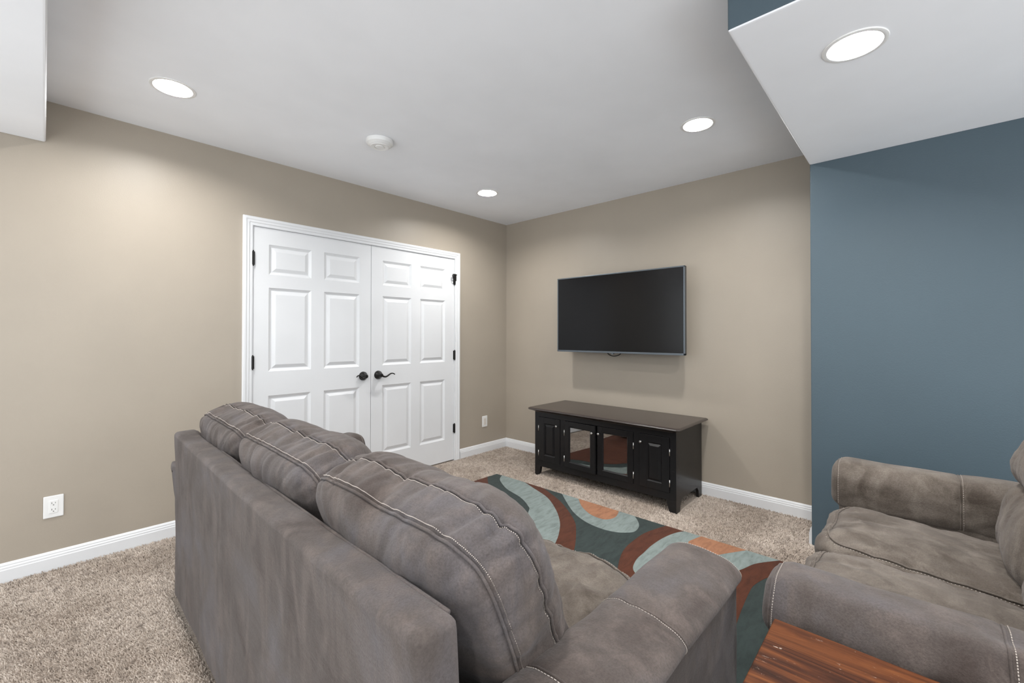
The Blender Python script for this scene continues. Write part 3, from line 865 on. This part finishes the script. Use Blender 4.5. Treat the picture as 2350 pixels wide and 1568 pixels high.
def make_sofa(name, loc, rz, inner, n, label, cat, matf, mati, matarm, depth=.93, arm_w=.235, back_h=.80, arm_h=(.66, .66), frame=None, seat_x=0., drop=1., arm_w2=0., two_stage=False, seed=0, cush_depth=.0, bow=0.):
    """local: x back->front, y centred, z up. inner = seat width between arms"""
    root = empty(name, loc, label, cat, rz=rz)
    hi = inner/2; hb = hi+.055
    f0, f1 = frame if frame else (-hb, hb)
    def lean(co):
        k = (co.z/back_h)
        co = co.copy(); co.x -= bow*k*k*(.3+.7*(.5-co.y/(2*hb)))
        co.z -= .012*k*(math.cos(co.y/hb*1.4)) if co.z > .5 else 0
        return co
    fr = noisy_box('back_frame', matf, root, .0, .085, f0, f1, .035, back_h, .018, .003, shear=lean, seed=seed+.3)
    bm = bmesh.new()
    tube_bm(bm, [lean(Vector((.083, f0+.03+i*(f1-f0-.06)/60, back_h-.006))) for i in range(61)], .005, 8)
    link('piping', bm2me(bm, 'piping'), matf, fr, True)
    # seat base
    noisy_box('seat_base', matf, root, .07, depth-.06, -hi-.01, hi+.01, .06, .33, .02, .003, seed=seed+1)
    sw = inner/n
    for i in range(n):
        yc = -hi+sw*(i+.5)
        p = Puff(.095, (depth-.20+seat_x)/2, sw/2+.004, p=7., q=3.0, wr=.008, seed=seed+11+i, seam=(.62,), wdir=(3, 3, 9))
        ti = math.radians(4.0)
        M = axes((-math.sin(ti), 0, math.cos(ti)), (math.cos(ti), 0, math.sin(ti)), (0, 1, 0), (.17+(depth-.20+seat_x)/2, yc, .420))
        add_puff('seat_cushion', mati, root, p, M, 130, 54)
        ang = math.radians(20)
        if not two_stage:
            bw = (f1-f0)/n; yb = f0+bw*(i+.5)
            p = Puff(.156, .240, bw/2+.016, p=6.5, q=2.35, qb=3.5, crease=.013, wr=.0075, seed=seed+21+i*3, seam=(-.50, .12), droop=.012, wdir=(3, 3, 12))
            M = axes((math.cos(ang), 0, math.sin(ang)), (-math.sin(ang), 0, math.cos(ang)), (0, 1, 0), (.262, yb, .698+cush_depth))
            add_puff('back_cushion', matf, root, p, M, 280, 90)
        else:
            p = Puff(.135, .150, sw/2+.010, p=4.5, q=2.2, wr=.007, seed=seed+21+i*3, seam=(-.5,), wdir=(3, 3, 14))
            M = axes((math.cos(.22), 0, math.sin(.22)), (-math.sin(.22), 0, math.cos(.22)), (0, 1, 0), (.325, yc, .600))
            low = add_puff('back_cushion', mati, root, p, M, 150, 64)
            p = Puff(.150, .150, sw/2+.012, p=4.5, q=2.2, wr=.007, seed=seed+41+i*3, seam=(-.5, .5), wdir=(3, 3, 14))
            M = axes((math.cos(.35), 0, math.sin(.35)), (-math.sin(.35), 0, math.cos(.35)), (0, 1, 0), (.265, yc, .830))
            add_puff('head_cushion', mati, root, p, M, 150, 64)
    make_arm(root, matarm[0], -hi, -hi-arm_w, depth, arm_h[0], seed+61, drop)
    make_arm(root, matarm[1], hi, hi+(arm_w2 or arm_w), depth, arm_h[1], seed+71, drop)
    for sx in (.05, depth-.12):
        for sy in (f0+.03, f1-.03):
            box('foot', M_footm, root, sx-.022, sx+.022, sy-.022, sy+.022, (.014 if sx > .3 else .0), .062, .004, 1)
    return root

# long sofa: back towards the camera, facing the television wall
SY0, SY1 = -2.80, -.945
sofa = make_sofa('sofa', (-3.142, (SY0+SY1)/2, 0), -.012, SY1-SY0, 3, 'long grey brown suede sofa with its back to the camera', 'sofa',
                 M_suede, M_suede_w, (M_suede, M_suede), depth=.925, arm_w=.225, arm_h=(.648, .655), bow=.022, seed=1, frame=(-.965, 1.040), drop=.45)
# loveseat: back to the rear, facing the door wall
LX0, LX1 = -2.150, -1.105
love = make_sofa('loveseat', ((LX0+LX1)/2, -4.045, 0), PI/2, LX1-LX0, 2, 'smaller grey suede loveseat in front of the blue wall at the right', 'loveseat',
                 M_suede_w, M_suede_w, (M_suede_w, M_suede), depth=.950, arm_w=.225, back_h=.80, arm_h=(.680, .660), arm_w2=.205, seat_x=.030, two_stage=True, seed=5)

# ------------------------------------------------------------ end table
tb = empty('end_table', (-2.68, -3.44, 0), 'scuffed reddish brown wooden end table beside the loveseat arm', 'table')
tx0, tx1, ty0, ty1 = -3.0, -2.432, -3.76, -3.148
box('table_top', M_wood, tb, tx0, tx1, ty0, ty1, .596, .620, .004, 3, world=True)
box('top_edge', M_wood_d, tb, tx0+.004, tx1-.004, ty0+.004, ty1-.004, .586, .5965, .002, 1, world=True)
boxes('apron', M_wood_d, tb, [(tx0+.05, tx1-.05, ty1-.045, ty1-.025, .51, .588), (tx0+.05, tx1-.05, ty0+.025, ty0+.045, .51, .588),
                              (tx0+.025, tx0+.045, ty0+.05, ty1-.05, .51, .588), (tx1-.045, tx1-.025, ty0+.05, ty1-.05, .51, .588)], world=True)
for x in (tx0+.02, tx1-.065):
    for y in (ty0+.02, ty1-.065): box('leg', M_wood_d, tb, x, x+.045, y, y+.045, .0, .588, .003, 1, world=True)
box('shelf', M_wood_d, tb, tx0+.05, tx1-.05, ty0+.05, ty1-.05, .16, .178, .003, 1, world=True)
